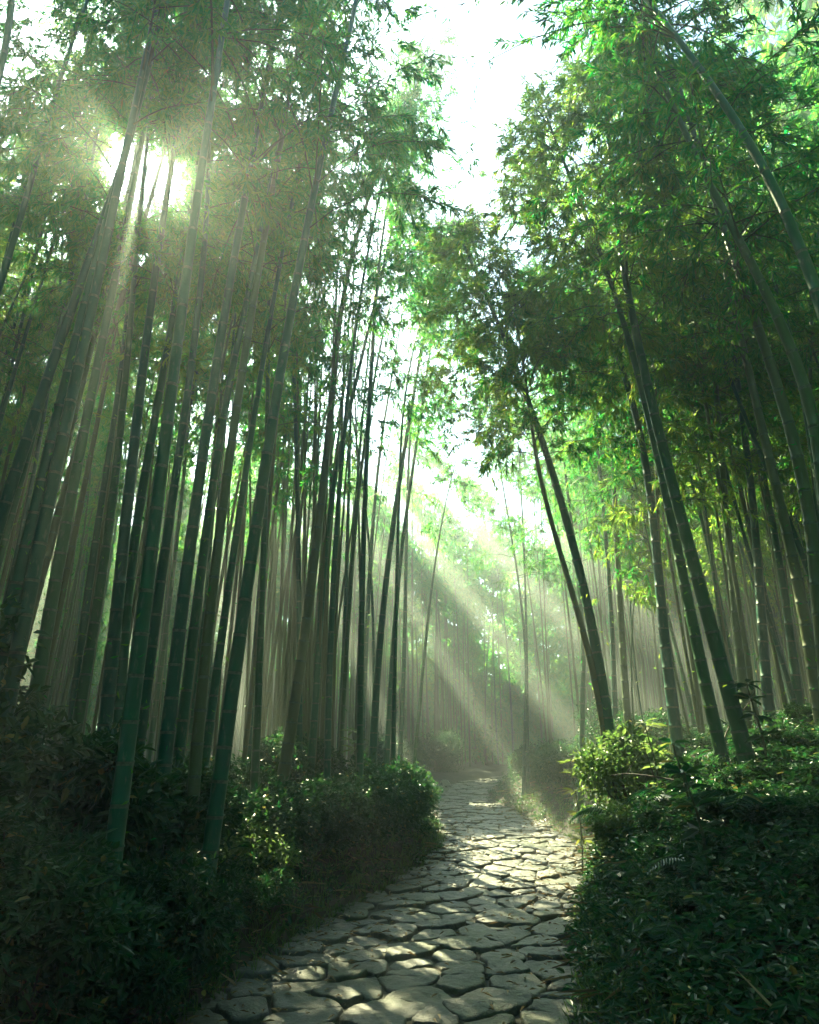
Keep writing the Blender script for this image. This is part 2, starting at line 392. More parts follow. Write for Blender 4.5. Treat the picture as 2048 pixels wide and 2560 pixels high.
def hero(pts, Yb, wpx, label, H=13.0, f0=.5, radius=1.5, nb=36, dy=0., arch=(0, 0), leaf=(.125, .0195), group=None, fine=False, warm=False, dens=1.0, stray=46):
    C = hero_line(pts, Yb, H, dy, arch)
    r0 = wpx/FPX*Yb*.5
    rg = np.random.default_rng(abs(hash((pts[0][0], pts[0][1], wpx))) % 99991)
    root = link('bamboo', None); root.location = C[0]; root.empty_display_size = .2
    tag(root, label, 'bamboo', group)
    Cl = C - C[0]
    me, _, _ = culm_mesh('culm', Cl, r0*1.08, r0*.22, 16)
    link('culm', me, root)
    V, F_, B = crown_arrays(C, rg, f0, radius, int(nb*dens), 13, 20, leaf[0], leaf[1], fine, keep_leaf, stray)
    if len(V): link('foliage', mesh_np('foliage', V - C[0], [F_], M['leaf_warm' if warm else 'leaf']), root)
    if B is not None: link('branches', mesh_np('branches', B[0] - C[0], B[1], M['twig']), root)
    return root

LG = 'thick bamboo culms of the near left grove'
HL = [
 ([(-170,1900),(17,1252),(100,1000),(190,740),(285,470),(420,0)], 6.5, 38, 'thick olive bamboo running off the left edge at mid height', {}),
 ([(20,1560),(35,1500),(95,1260),(150,1020),(205,800),(250,620)], 5.6, 42, 'thick dull bamboo, left of a touching dark pair by the left edge', {}),
 ([(50,1600),(75,1480),(125,1240),(175,1010),(225,790),(275,560)], 5.4, 40, 'almost black bamboo, right of a touching pair near the left edge', {}),
 ([(75,1540),(105,1430),(140,1310),(180,1170),(230,1000)], 9.0, 30, 'pale yellow-green sunlit bamboo just right of the dark touching pair', {}),
 ([(120,1560),(174,1260),(219,1037),(273,771),(320,534),(365,300)], 7.0, 35, 'dark leaning bamboo right of the pale yellow-green sunlit culm', {}),
 ([(141,1556),(186,1334),(230,1130),(262,960)], 10.0, 20, 'slim bluish bamboo behind the dark leaning culm on the left', {}),
 ([(211,1556),(230,1408),(260,1223),(282,1067),(305,900)], 9.0, 22, 'slim grey-green bamboo, left one of a slim and a medium parallel pair', {}),
 ([(241,1538),(260,1390),(282,1223),(308,1037),(315,950),(332,712),(362,415)], 8.0, 28, 'medium teal bamboo above the left bushes, beside a slimmer grey-green one', {}),
 ([(282,1630),(293,1519),(308,1352),(326,1204),(345,1037),(380,742),(415,505)], 7.0, 35, 'brownish green bamboo with blotched culm above the left bushes', {}),
 ([(310,1600),(326,1445),(341,1315),(363,1186),(386,1056),(420,860)], 8.0, 30, 'mottled bamboo with pale lichen patch, just left of the smooth bright green culm', {}),
 ([(265,2300),(285,2130),(309,1892),(338,1714),(356,1536),(371,1445),(386,1334),(404,1186),(423,1037),(445,860),(475,594),(520,326)], 4.8, 41, 'smooth bright green bamboo with long internodes, nearest on the left bank', {}),
 ([(386,1594),(401,1445),(419,1315),(441,1186),(467,1018),(475,950),(505,653),(522,415)], 6.5, 28, 'blue-green bamboo directly right of the nearest bright green culm', {}),
 ([(400,2000),(430,1700),(449,1612),(464,1482),(479,1371),(497,1186),(519,1018),(546,890),(582,683),(617,475),(653,267)], 6.0, 36, 'stout grey-green bamboo with dusty bloom in the middle of the left grove', {}),
 ([(470,1700),(490,1519),(512,1371),(534,1204),(556,1056),(590,880)], 7.0, 28, 'green bamboo with sunlit right edge beside the stout dusty culm', {}),
 ([(475,2070),(505,1833),(508,1630),(527,1482),(545,1352),(568,1223),(594,1037),(611,890),(647,653),(683,475),(718,267)], 6.2, 30, 'tall dark bamboo reaching the top edge left of the big leaf clump', {'H': 14.5, 'f0': .55}),
 ([(540,1700),(560,1540),(586,1371),(612,1223),(631,1056),(647,950),(683,772),(718,564)], 8.0, 23, 'slim dark teal bamboo between the tall dark culm and the black-green one', {}),
 ([(522,2150),(537,2056),(556,1908),(582,1723),(608,1556),(619,1445),(637,1315),(660,1186),(686,1037),(700,950),(730,772),(772,534),(813,356)], 5.8, 38, 'black-green bamboo whose foot stands left of the trimmed bushes', {}),
 ([(715,1908),(737,1741),(760,1574),(782,1464),(800,1297),(815,1148),(826,1018),(843,860),(855,712)], 10.0, 29, 'thick green bamboo rising behind the left bushes into the bright gap', {'radius': 1.7, 'H': 14, 'arch': (1.1, 0)}),
 ([(775,1930),(786,1834),(800,1574),(804,1482),(819,1334),(838,1204),(860,1080)], 11.0, 19, 'straight ringed bamboo right of the thick culm behind the left bushes', {}),
 ([(900,1950),(910,1700),(923,1482),(934,1297),(945,1167),(967,1018)], 15.0, 15, 'slim straight bamboo lit white by the centre sunbeam', {'f0': .6}),
 ([(930,1930),(941,1760),(953,1574),(960,1482),(979,1352),(997,1223),(1016,1093)], 13.0, 20, 'dark slim bamboo crossing the centre sunbeam, sparkling on one edge', {'f0': .6}),
 ([(964,1927),(971,1834),(986,1574),(1000,1420),(1015,1290)], 13.5, 15, 'bamboo just right of the sparkling slim culm in the centre beam', {'f0': .6}),
 ([(1030,1956),(1038,1908),(1056,1685),(1075,1500),(1086,1427),(1108,1290),(1135,1170)], 16.0, 11, 'lone thin dark bamboo leaning right at the left side of the path bend', {'H': 9, 'f0': .68, 'radius': 1.1, 'nb': 14}),
 ([(30,0),(15,107),(0,178)], 3.0, 34, 'black bamboo cut off by the top left corner', {'f0': .8, 'nb': 10}),
 ([(208,30),(148,208),(89,415),(36,594),(0,712)], 6.0, 30, 'pale sun-washed bamboo slanting through the top left glow', {'f0': .6}),
 ([(178,326),(130,475),(77,683),(30,830)], 10.0, 17, 'thin bamboo left of the sun glow, upper one of two thin ones', {}),
 ([(196,415),(119,653),(59,860),(12,1009)], 9.0, 18, 'thin brownish bamboo directly under the sun glow by the left edge', {}),

 ([(1005,1800),(1012,1500),(1022,1200),(1040,900),(1075,700)], 15.5, 12, 'hazy bamboo arching over the path below the sky gap', {'H': 16, 'f0': .55, 'radius': 2.0, 'nb': 60, 'arch': (.8, 0)}),
 ([(985,1800),(990,1500),(1000,1200),(1010,900)], 12.5, 12, 'slim bamboo nodding toward the sky gap from the left', {'H': 13, 'f0': .6, 'radius': 1.6, 'nb': 50, 'arch': (1.0, 0)}),

 ([(900,1900),(905,1500),(915,1200),(930,900)], 10.5, 17, 'tall bamboo behind the left hedge whose crown narrows the sky gap', {'H': 16.5, 'f0': .58, 'radius': 1.6, 'nb': 60, 'arch': (.9, 0)}),
 ([(818,1950),(832,1500),(850,1200),(880,900)], 9.8, 17, 'bamboo behind the near left hedge carrying a dark crown beside the sky gap', {'H': 14, 'f0': .56, 'radius': 1.5, 'nb': 56, 'arch': (.5, 0)}),
]
RG = 'bamboo culms of the near right bank'
HR = [
 ([(1736,30),(1813,208),(1885,356),(1950,505),(2003,623),(2045,742)], 4.0, 52, 'thickest bamboo, arching over the top right corner with bold node rings', {'H': 9, 'f0': .78, 'nb': 26, 'arch': (-.5, .3), 'leaf': (.10, .016)}),
 ([(1735,380),(1784,475),(1843,590),(1891,690),(1950,801),(1996,916),(2021,1011),(2048,1130)], 5.0, 46, 'thick dark bamboo curving up from the right edge below the arching one', {'H': 9, 'f0': .62}),
 ([(1796,534),(1843,653),(1885,801),(1932,950),(1951,980),(1977,1059),(1992,1122),(2008,1218),(2024,1313),(2040,1408)], 6.0, 42, 'thick dark bamboo with pale rings at the right edge, second one down', {'H': 10, 'f0': .6}),
 ([(1796,285),(1825,386),(1867,505),(1914,641),(1962,790),(1985,880),(2010,1000)], 8.0, 22, 'slim grey bamboo between the two thick curving culms at upper right', {'f0': .7}),
 ([(1811,900),(1837,979),(1875,1065),(1910,1154),(1938,1224),(1970,1300),(2002,1370),(2027,1446)], 9.0, 18, 'thin black bamboo slanting across the right side', {'H': 10, 'f0': .62}),
 ([(1493,623),(1534,712),(1558,801),(1595,948),(1627,1075),(1652,1186),(1678,1281),(1700,1377),(1716,1446),(1715,1511),(1741,1623),(1771,1752),(1800,1856)], 7.6, 30, 'darker left culm of the touching curved pair on the right bank', {'H': 11, 'f0': .56, 'radius': 1.7, 'nb': 60, 'warm': True}),
 ([(1540,505),(1552,623),(1570,742),(1594,861),(1623,1009),(1646,1059),(1678,1170),(1703,1265),(1729,1361),(1745,1440),(1745,1493),(1771,1586),(1801,1678),(1830,1752),(1856,1819)], 7.2, 37, 'greener right culm of the touching curved pair on the right bank', {'H': 11.5, 'f0': .53, 'radius': 1.8, 'nb': 70, 'warm': True}),
 ([(1337,1111),(1356,1223),(1386,1323),(1408,1408),(1430,1482),(1452,1556),(1475,1641),(1490,1720),(1515,1860)], 9.0, 20, 'black bamboo bowing left beside the green one at the sunlit shrub', {'H': 9.0, 'f0': .6, 'radius': 1.2}),
 ([(1178,665),(1226,748),(1267,855),(1303,948),(1337,1056),(1375,1178),(1404,1275),(1434,1371),(1452,1438),(1478,1530),(1500,1641),(1508,1734),(1522,1864),(1530,1900)], 9.0, 30, 'strongly bowed bamboo whose foot stands in the sunlit shrub', {'H': 10.0, 'f0': .56, 'radius': 1.4, 'nb': 60, 'warm': True}),
 ([(1763,594),(1775,772),(1793,1009),(1805,1154),(1815,1250),(1821,1345),(1827,1437),(1845,1586),(1856,1697)], 10.0, 23, 'straight pale green bamboo right of the touching curved pair', {'f0': .6}),
 ([(1548,900),(1576,995),(1602,1107),(1621,1170),(1633,1313),(1645,1456),(1663,1586),(1675,1697),(1678,1752)], 9.5, 28, 'dark bamboo directly left of the touching curved pair', {'f0': .55}),
 ([(1960,1300),(1990,1437),(2012,1548),(2031,1660)], 8.0, 32, 'bright green side-lit bamboo low on the right edge', {'H': 11}),
 ([(1870,1150),(1885,1300),(1901,1474),(1908,1623),(1919,1734)], 10.0, 25, 'plain dark bamboo right of the straight pale green one', {}),
 ([(1930,1300),(1956,1456),(1979,1604),(1997,1771)], 11.0, 22, 'dark bamboo standing on the bright litter by the right edge', {}),
 ([(1530,1100),(1538,1260),(1548,1474),(1560,1660),(1567,1771)], 12.0, 19, 'straight dark bamboo above the two-tiered yellow-green sapling', {}),
 ([(1404,1037),(1415,1204),(1434,1334),(1450,1500),(1458,1700)], 14.0, 14, 'slim bamboo seen just left of the strongly bowed culm crown', {'f0': .42}),
 ([(1486,1056),(1501,1186),(1512,1315),(1523,1445),(1535,1700)], 13.0, 14, 'slim upright bamboo behind the strongly bowed culm', {'f0': .42}),
 ([(1256,1204),(1271,1297),(1293,1427),(1308,1556),(1315,1750)], 18.0, 9, 'thin bamboo bending left beyond the flowering bush', {'f0': .45}),
 ([(1300,1186),(1310,1334),(1312,1482),(1318,1750)], 18.0, 9, 'thin upright bamboo beyond the flowering bush', {'f0': .45}),
]
for pts, Yb, w, lab, kw in HL: hero(pts, Yb, w, lab, **{**dict(group=LG, f0=.52, H=13, nb=32), **kw})
for pts, Yb, w, lab, kw in HR: hero(pts, Yb, w, lab, **{**dict(group=RG, f0=.5, H=12, dens=1.1), **kw})

# --- the dense groves: prototypes copied
def proto(H, r0, f0, radius, nb, seed, leaf, warm):
    rg = np.random.default_rng(seed)
    z = np.linspace(-.1, H, 40); t = np.clip(z/H, 0, 1)
    b = rg.uniform(.3, 1.5); w = rg.uniform(-.12, .12)
    C = np.column_stack([b*t**2.6 + w*np.sin(t*5), .1*np.sin(t*4 + seed), z])
    me, _, _ = culm_mesh('culm', C, r0, r0*.2, 10, .22, .45)
    V, F_, B = crown_arrays(C, rg, f0, radius, nb, 11, 12, leaf[0], leaf[1], stray=14)
    return me, mesh_np('foliage', V, [F_], M['leaf_warm' if warm else 'leaf']), mesh_np('branches', B[0], B[1], M['twig'])
PT = [proto(rnd.uniform(12.5, 15), rnd.uniform(.045, .07), rnd.uniform(.48, .56), rnd.uniform(1.3, 1.7), 30, 100+i, (.18, .03), i % 2) for i in range(4)]
PL = [proto(rnd.uniform(9.5, 13), rnd.uniform(.035, .055), rnd.uniform(.3, .42), rnd.uniform(1.3, 1.7), 44, 200+i, (.18, .03), i % 3 > 0) for i in range(4)]
PS = [proto(rnd.uniform(6, 8.5), rnd.uniform(.018, .028), rnd.uniform(.3, .45), rnd.uniform(.9, 1.2), 26, 300+i, (.16, .026), i % 2) for i in range(2)]
placed = []
def place_bamboo(x, y, P, label, group, lean=4, s=None):
    root = bpy.data.objects.new('bamboo', None); COL.objects.link(root)
    root.location = (x, y, float(gz(x, y))); root.empty_display_size = .2
    root.rotation_euler = (R(rnd.gauss(0, lean*.5)), R(rnd.gauss(0, lean*.5)), rnd.uniform(0, 6.28)); k = s or rnd.uniform(.85, 1.15); root.scale = (k, k, k)
    tag(root, label, 'bamboo', group)
    from mathutils import Matrix, Euler
    for nm, me in zip(('culm', 'foliage', 'branches'), P):
        if nm == 'foliage':
            Mx = np.array(Matrix.LocRotScale(root.location, root.rotation_euler, root.scale))
            co_ = np.empty(len(me.vertices)*3, np.float32); me.vertices.foreach_get('co', co_); co_ = co_.reshape(-1, 4, 3)
            ok = keep_leaf(co_[:, 0] @ Mx[:3, :3].T + Mx[:3, 3])
            if not ok.all():
                V = co_[ok].reshape(-1, 3); b = np.arange(ok.sum())[:, None]*4
                me = mesh_np('foliage', V, [np.concatenate([b + [0, 2, 1], b + [0, 3, 2]], 0)], me.materials[0])
        o = bpy.data.objects.new(nm, me); COL.objects.link(o); o.parent = root
def blocked(x, y, rad):
    tt = np.arange(2, 13.5, .5)/sdir[2]; gx_ = x - sdir[0]*tt; gy_ = y - sdir[1]*tt
    for ox, oy, r in OPEN[:N_RIFT]:
        if ((gx_ - ox)**2 + (gy_ - oy)**2 < (r*.55)**2).any(): return True
    for k_, y0, y1, w0 in RIFT:
        if ((gy_ > y0) & (gy_ < y1) & (np.abs(gx_ - k_*gy_) < w0*gy_*.6)).any(): return True
    return False
def scatter(n, xr, yr, test, protos, label, group, sep=.62, lean=4, rad=.5):
    c = 0; tries = 0
    while c < n and tries < n*60:
        tries += 1
        x = rnd.uniform(*xr); y = yr[0] + (yr[1]-yr[0])*rnd.random()**1.15
        if not test(x, y) or any((x-a)**2 + (y-b)**2 < sep*sep for a, b in placed): continue
        if blocked(x, y, rad): continue
        placed.append((x, y)); c += 1
        place_bamboo(x, y, rnd.choice(protos), label, group, lean)
inview = lambda x, y: abs(x) < y*.68 + 1.5
scatter(95, (-17, 1.2), (8.5, 30), lambda x, y: x < cx(y) - hw(y) - .9 and x > -y*.72 - 1, PT, 'slim bamboo in the dense stand of straight culms left of the path', 'dense slim bamboo stand left of the path')
scatter(92, (1.5, 20), (9.5, 30), lambda x, y: x > cx(y) + hw(y) + .8 and x < y*.7 + 1, PL, 'thin leafy bamboo in the crowded thicket on the right bank', 'crowded leafy bamboo thicket on the right bank', lean=7)
scatter(26, (3.2, 20), (10, 28), lambda x, y: x > cx(y) + hw(y) + .8 and x < y*.7 + 1, PS, 'spindly short bamboo filling between taller culms on the right bank', 'spindly young bamboo on the right bank', lean=10)
scatter(34, (-6, 12), (27, 40), lambda x, y: abs(x - cx(y)) > 1.4, PT[:2]+PL[2:], 'hazy distant bamboo closing the view behind the path bend', 'hazy distant bamboo behind the path bend', sep=.9)

# --- wood beyond, beside and behind the frame, one mass; out-of-view crowns added for shade
def grove():
    parts = []; br = []
    spots = []
    for _ in range(200): spots.append((rnd.uniform(-38, 44), rnd.uniform(36, 56), .0))
    for _ in range(85): spots.append((rnd.uniform(-26, -9), rnd.uniform(3, 38), .1))
    for _ in range(46):
        x, y = rnd.uniform(-11, 14), rnd.uniform(23, 38)
        if abs(x - float(cx(y))) > 2: spots.append((x, y, .5))
    for _ in range(40): spots.append((rnd.uniform(15, 28), rnd.uniform(2, 38), .2))
    for _ in range(80):
        x, y = rnd.uniform(-22, 22), rnd.uniform(-20, 1.5)
        if _ > 52: x, y = x*.33, -.6 - abs(y)*.45
        if y < -.5 or abs(x) > 4.5: spots.append((x, y, .12 if abs(x) > 5 or y < -8 else .35))  # unseen crowns behind the camera, added to cut sky light
    for _ in range(30): spots.append((rnd.uniform(7, 26), rnd.uniform(27, 44), .3))
    for _ in range(120):
        x, y = rnd.uniform(-19, -5), rnd.uniform(1, 17)
        if x < -.74*y - 2.6: spots.append((x, y, .15))  # crowns left of the view, added to shade the near air
    for _ in range(60):
        x, y = rnd.uniform(6, 17), rnd.uniform(1, 16)
        if x > .74*y + 2.6: spots.append((x, y, .15))  # crowns right of the view, added against stray sun
    for _ in range(16): spots.append((rnd.uniform(6.5, 17), rnd.uniform(6, 15), -3.))
    for _ in range(110): spots.append((rnd.uniform(-16, 20), rnd.uniform(37, 50), -1.))
    for _ in range(34): spots.append((rnd.uniform(-5, 5), rnd.uniform(-8, -.8), -2.))  # low unseen crowns behind the camera, added to darken the foreground
    for x, y, f0 in spots:
        rg = np.random.default_rng(int((x*7+y*13+900)*10)); z0 = float(gz(x, y)); H = rnd.uniform(11, 15)
        if f0 == -1: f0, H = .0, rnd.uniform(4, 7)
        if f0 == -3: f0, H = .62, rnd.uniform(15, 19)
        if f0 == -2: f0, H = .35, rnd.uniform(6, 9)
        zz = np.linspace(z0 - .1, z0 + H, 14); C = np.column_stack([x + rnd.uniform(-1, 1)*((zz-z0)/H)**2, np.full(14, y), zz])
        far = y > 30 or (abs(x) < .74*y + 2.6 and y > 3)
        V, F_, B = crown_arrays(C, rg, f0, 2.2, 46 if far else 34, 9 if far else 8, 8 if far else 5, .34 if far else .42, .08 if far else .13, keep=keep_leaf)
        parts.append((V, F_)); br.append(tubes_arrays(C[None], np.linspace(.05, .015, 14)[None], 6))
    n_ = 0
    while n_ < 590:
        y = rnd.uniform(11, 37); x = rnd.uniform(-.62*y, .64*y) if n_ % 3 else rnd.uniform(-.25*y, .33*y); e = abs(x - float(cx(y))) - float(hw(y))
        if n_ > 430: y = rnd.uniform(17, 36); x = y*rnd.uniform(-.12, .5); e = abs(x - float(cx(y))) - float(hw(y))
        if e < (1.3 if x < 2 else 1.8) or (n_ <= 430 and blocked(x, y, .3)): continue
        n_ += 1; z0 = float(gz(x, y)); H = rnd.uniform(9, 14); rg = np.random.default_rng(n_ + 5000); ln_ = rnd.gauss(0, .5), rnd.gauss(0, .3)
        zz = np.linspace(z0 - .1, z0 + H, 22); tt = np.clip((zz - z0)/H, 0, 1); C = np.column_stack([x + ln_[0]*tt**1.6, y + ln_[1]*tt, zz])
        V, F_, B = crown_arrays(C, rg, rnd.uniform(.45, .65), 1.2, 15, 8, 8, .2, .036, keep=keep_leaf)
        parts.append((V, F_)); br.append(tubes_arrays(C[None], np.linspace(rnd.uniform(.025, .045), .01, 22)[None], 7))
    V1, F1 = merge(parts); V2, F2 = merge(br)
    n1 = len(F1[0])
    me = mesh_np('bamboo_grove', np.vstack([V1, V2]), [F1[0], F2[0] + len(V1)], [M['leaf'], M['culm']], np.r_[np.zeros(n1), np.ones(len(F2[0]))])
    tag(link('bamboo_grove', me), 'bamboo wood beyond the path, reading as one hazy leafy mass, with added unseen crowns shading the camera side', 'bamboo grove', kind='stuff')
grove()

# ------------------------------------------------------------------ shrubs
def shrub_meshes(seed, rx, ry, h, nleaf, leaf, m, blobs=12, stems=9, flower=None):
    rg = np.random.default_rng(seed)
    a = rg.random(blobs)*6.28; rr = np.sqrt(rg.random(blobs))*.72
    cen = np.stack([np.cos(a)*rr*rx, np.sin(a)*rr*ry, h*(.35 + .5*rg.random(blobs)*(1 - rr*.6))], -1)
    br = rg.uniform(.28, .48, blobs)*min(rx, ry, h*.8)
    bi = rg.integers(0, blobs, nleaf); v = norm(rg.normal(0, 1, (nleaf, 3)))
    sh = rg.uniform(.35, 1, nleaf)**.45
    P = cen[bi] + v*(br[bi]*sh)[:, None]*(1 + .25*np.sin(v[:, :1]*7 + seed)*np.sin(v[:, 2:]*6))
    # fill below with skirt leaves
    low = rg.random(nleaf) < .22; P[low, 2] *= rg.random(low.sum())
    P[:, 2] = np.maximum(P[:, 2], .02)
    D = norm(v*.7 + rg.normal(0, .55, (nleaf, 3)) + [0, 0, -.1]); N = norm(v*.5 + rg.normal(0, .45, (nleaf, 3)) + [0, 0, .8])
    V, F_ = leaf_arrays(P, D, N, leaf[0]*rg.uniform(.55, 1.2, nleaf), leaf[1]*rg.uniform(.6, 1.2, nleaf), True, .15)
    fol = mesh_np('foliage', V, [F_], m)
    k = min(stems, blobs); u = np.linspace(0, 1, 6)[None, :, None]
    b0 = np.stack([rg.normal(0, .12*rx, k), rg.normal(0, .12*ry, k), np.full(k, -.08)], -1)
    path = b0[:, None]*(1-u) + cen[:k, None]*u + np.sin(u*9 + rg.random((k, 1, 1))*6)*.02
    V, F_ = tubes_arrays(path, np.outer(np.full(k, .012), np.linspace(1, .4, 6)), 5)
    st = mesh_np('stems', V, [F_], M['stem'])
    fl = None
    if flower:
        n = flower; bi = rg.integers(0, blobs, n); v = norm(rg.normal(0, 1, (n, 3)) + [0, -.5, .6]); P = cen[bi] + v*br[bi][:, None]*1.08
        P = np.repeat(P, 9, 0) + rg.normal(0, .022, (n*9, 3)); V, F_ = leaf_arrays(P, rg.normal(0, 1, (n*9, 3)), rg.normal(0, 1, (n*9, 3)), .035, .03, True, .1)
        fl = mesh_np('blossoms', V, [F_], M['petal'])
    return fol, st, fl
SH = {
 'round': shrub_meshes(1, .85, .8, 1.15, 8000, (.075, .040), M['shrub'], 14),
 'round2': shrub_meshes(2, .8, .75, 1.0, 7500, (.068, .038), M['shrub'], 12),
 'round3': shrub_meshes(8, .8, .8, 1.1, 7800, (.072, .038), M['shrub'], 11),
 'tall': shrub_meshes(3, .8, .8, 1.75, 5200, (.11, .05), M['shrub'], 13),
 'tall2': shrub_meshes(4, .9, .8, 1.5, 5200, (.12, .052), M['shrub'], 12),
 'low': shrub_meshes(5, .7, .6, .6, 5000, (.062, .028), M['shrub'], 12),
 'low2': shrub_meshes(6, .6, .7, .5, 4600, (.07, .03), M['shrub'], 10),
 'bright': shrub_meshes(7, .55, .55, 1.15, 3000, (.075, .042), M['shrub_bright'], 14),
 'flower': shrub_meshes(9, .7, .6, 1.35, 5000, (.06, .03), M['shrub'], 12, flower=34),
}
def shrub(kind, x, y, label, s=1., sz=1., group=None, dz=0., rz=None):
    root = bpy.data.objects.new('shrub', None); COL.objects.link(root); root.location = (x, y, float(gz(x, y)) + dz)
    root.rotation_euler.z = rnd.uniform(0, 6.28) if rz is None else rz; root.scale = (s, s, s*sz); tag(root, label, 'shrub', group)
    for nm, me in zip(('foliage', 'stems', 'blossoms'), SH[kind]):
        if me:
            o = bpy.data.objects.new(nm, me); COL.objects.link(o); o.parent = root
LE = lambda y, e: float(cx(y) - hw(y) - e)
RE = lambda y, e: float(cx(y) + hw(y) + e)
HG = 'small-leaved bushes lining the left path edge'
shrub('round', LE(8.2, .75), 8.2, 'small-leaved bush with white glints, nearest of the left hedge row', .9, .8, HG)
shrub('round2', LE(9.3, .7), 9.3, 'dense dark bush in the left hedge row, right of the glinting one', 1.0, .85, HG)
shrub('round3', LE(10.4, .55), 10.4, 'broad dense bush in the middle of the left hedge row', 1.05, .9, HG)
shrub('round', LE(11.6, .6), 11.6, 'rounded bush below the yellow-tipped sprig in the left hedge row', 1.05, .9, HG)
shrub('round2', LE(12.9, .55), 12.9, 'domed bush with yellow-green crown bulging over the path at the bend', 1.0, .95, HG)
shrub('round3', LE(14.2, .55), 14.2, 'farthest rounded bush of the left hedge row, at the path bend', .85, .8, HG)
shrub('round3', LE(9.4, 1.9), 9.4, 'dark bush in the second rank behind the left hedge row, near culms', 1.0, .9, HG)
shrub('round', LE(11.4, 1.9), 11.4, 'dark bush behind the middle of the left hedge row', 1.0, .9, HG)
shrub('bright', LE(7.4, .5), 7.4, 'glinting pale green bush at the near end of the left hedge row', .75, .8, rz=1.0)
BG = 'tall broad-leaved bushes in the dark left foreground'
shrub('tall', -3.3, 5.2, 'tallest broad-leaved dark bush at the left edge of the picture', 1.05, 1.05, BG)
shrub('tall2', -2.55, 5.3, 'broad-leaved dark bush behind the nearest bright green culm', .9, .95, BG)
shrub('tall2', -3.0, 4.3, 'very dark bush at lower left, below the tallest bush', .85, .8, BG)
shrub('tall', -2.35, 4.35, 'dark bush at the foot of the nearest bright green culm', .7, .65, BG)
shrub('tall2', -2.1, 6.6, 'dark bush between the bright green culm and the black-green culm', .85, .8, BG)
shrub('low', -2.0, 5.4, 'low dark bush between the two nearest left culms', .9, 1.0, BG)
shrub('low2', -1.75, 4.7, 'low sprawling bush close to the near left path edge', .8, .9, BG)
shrub('low', -1.55, 6.9, 'low bush at the foot of the black-green culm', .8, .9, BG)
shrub('tall2', -1.95, 4.25, 'dark bush hiding the foot of the nearest bright green culm from the path', .68, .85, BG)
shrub('tall2', LE(5.3, .22), 5.3, 'dark low bush in front of the black-green culm at the path edge', .56, .95, BG)
shrub('tall', -4.3, 6.4, 'tall dark bush half hidden at the left edge under the leaning culms', 1.05, .95, BG)
UG = 'dark leafy shrubs on the shaded right bank'
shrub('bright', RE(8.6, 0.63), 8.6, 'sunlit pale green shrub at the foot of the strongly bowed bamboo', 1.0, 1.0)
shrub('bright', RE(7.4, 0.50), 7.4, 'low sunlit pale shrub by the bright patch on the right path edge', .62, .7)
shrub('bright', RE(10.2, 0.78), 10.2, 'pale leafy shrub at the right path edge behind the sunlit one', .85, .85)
shrub('flower', RE(15.2, 1.18), 15.2, 'bush dotted with pale pink blossoms right of the path bend', 1.1, 1.15)
shrub('round2', RE(12.2, 1.18), 12.2, 'dark domed bush right of the path before the bend', .95, .9)
shrub('round3', RE(16.6, 0.68), 16.6, 'shaded bush hiding the far path end on its right', 1.0, 1.0)
shrub('low', RE(13.4, 0.58), 13.4, 'low ferny bush at the right path edge before the bend', 1.0, 1.0)
shrub('round', RE(18.5, 0.78), 18.5, 'hazy bush at the right of the far path end', .9, .9)
shrub('round', LE(21.5, .8), 21.5, 'hazy dark bush left of the far path end', 1.1, 1.1)
shrub('round2', LE(24.5, 1.0), 24.5, 'hazy bush behind the pale little marker', 1.2, 1.2)
shrub('round3', 1.2, 29.5, 'hazy round bush closing the view above the far path end', 1.4, 1.2)
shrub('round', -1.4, 30, 'hazy round bush at the far left of the path end', 1.4, 1.2)
for i, (y, e, k, s, z) in enumerate([(5.0, .55, 'low', .7, .8), (5.9, .6, 'low2', .8, .9), (6.7, .7, 'low', .9, 1.), (5.6, 1.3, 'tall2', .55, .6), (6.6, 1.6, 'low2', 1., 1.), (7.6, 1.2, 'low', 1., 1.), (7.9, 2.0, 'low2', 1.1, 1.), (6.2, 2.4, 'tall', .5, .6), (7.4, 2.9, 'low', 1.1, 1.), (8.7, 2.7, 'low2', 1.1, 1.), (4.4, .8, 'low2', .7, .9), (4.9, 1.7, 'low', .8, 1.), (8.4, 3.7, 'low', 1.1, .9), (9.6, 1.5, 'low', 1., .9), (10., 3.2, 'low2', 1., .8), (3.6, 1.0, 'low', .8, .9), (3.7, 1.7, 'low2', .9, 1.), (5.4, 2.2, 'low2', 1., 1.), (5.6, 3.0, 'low', 1., .9), (4.6, 2.9, 'tall2', .5, .6), (6.9, 3.8, 'low', 1.1, .9), (9.2, 4.6, 'low2', 1.1, .8), (4.4, 1.45, 'low', .9, 1.1), (4.6, 2.1, 'low2', 1., 1.2), (3.8, 1.3, 'low2', .8, 1.2), (5.2, 1.7, 'low', .9, 1.1), (5.0, 2.6, 'low', 1., 1.1), (6.1, 1.2, 'low2', .9, 1.1)]):
    shrub(k, RE(y, e + .3), y, 'dark leafy shrub in the undergrowth of the shaded right bank', s*.82, z*.66, UG)

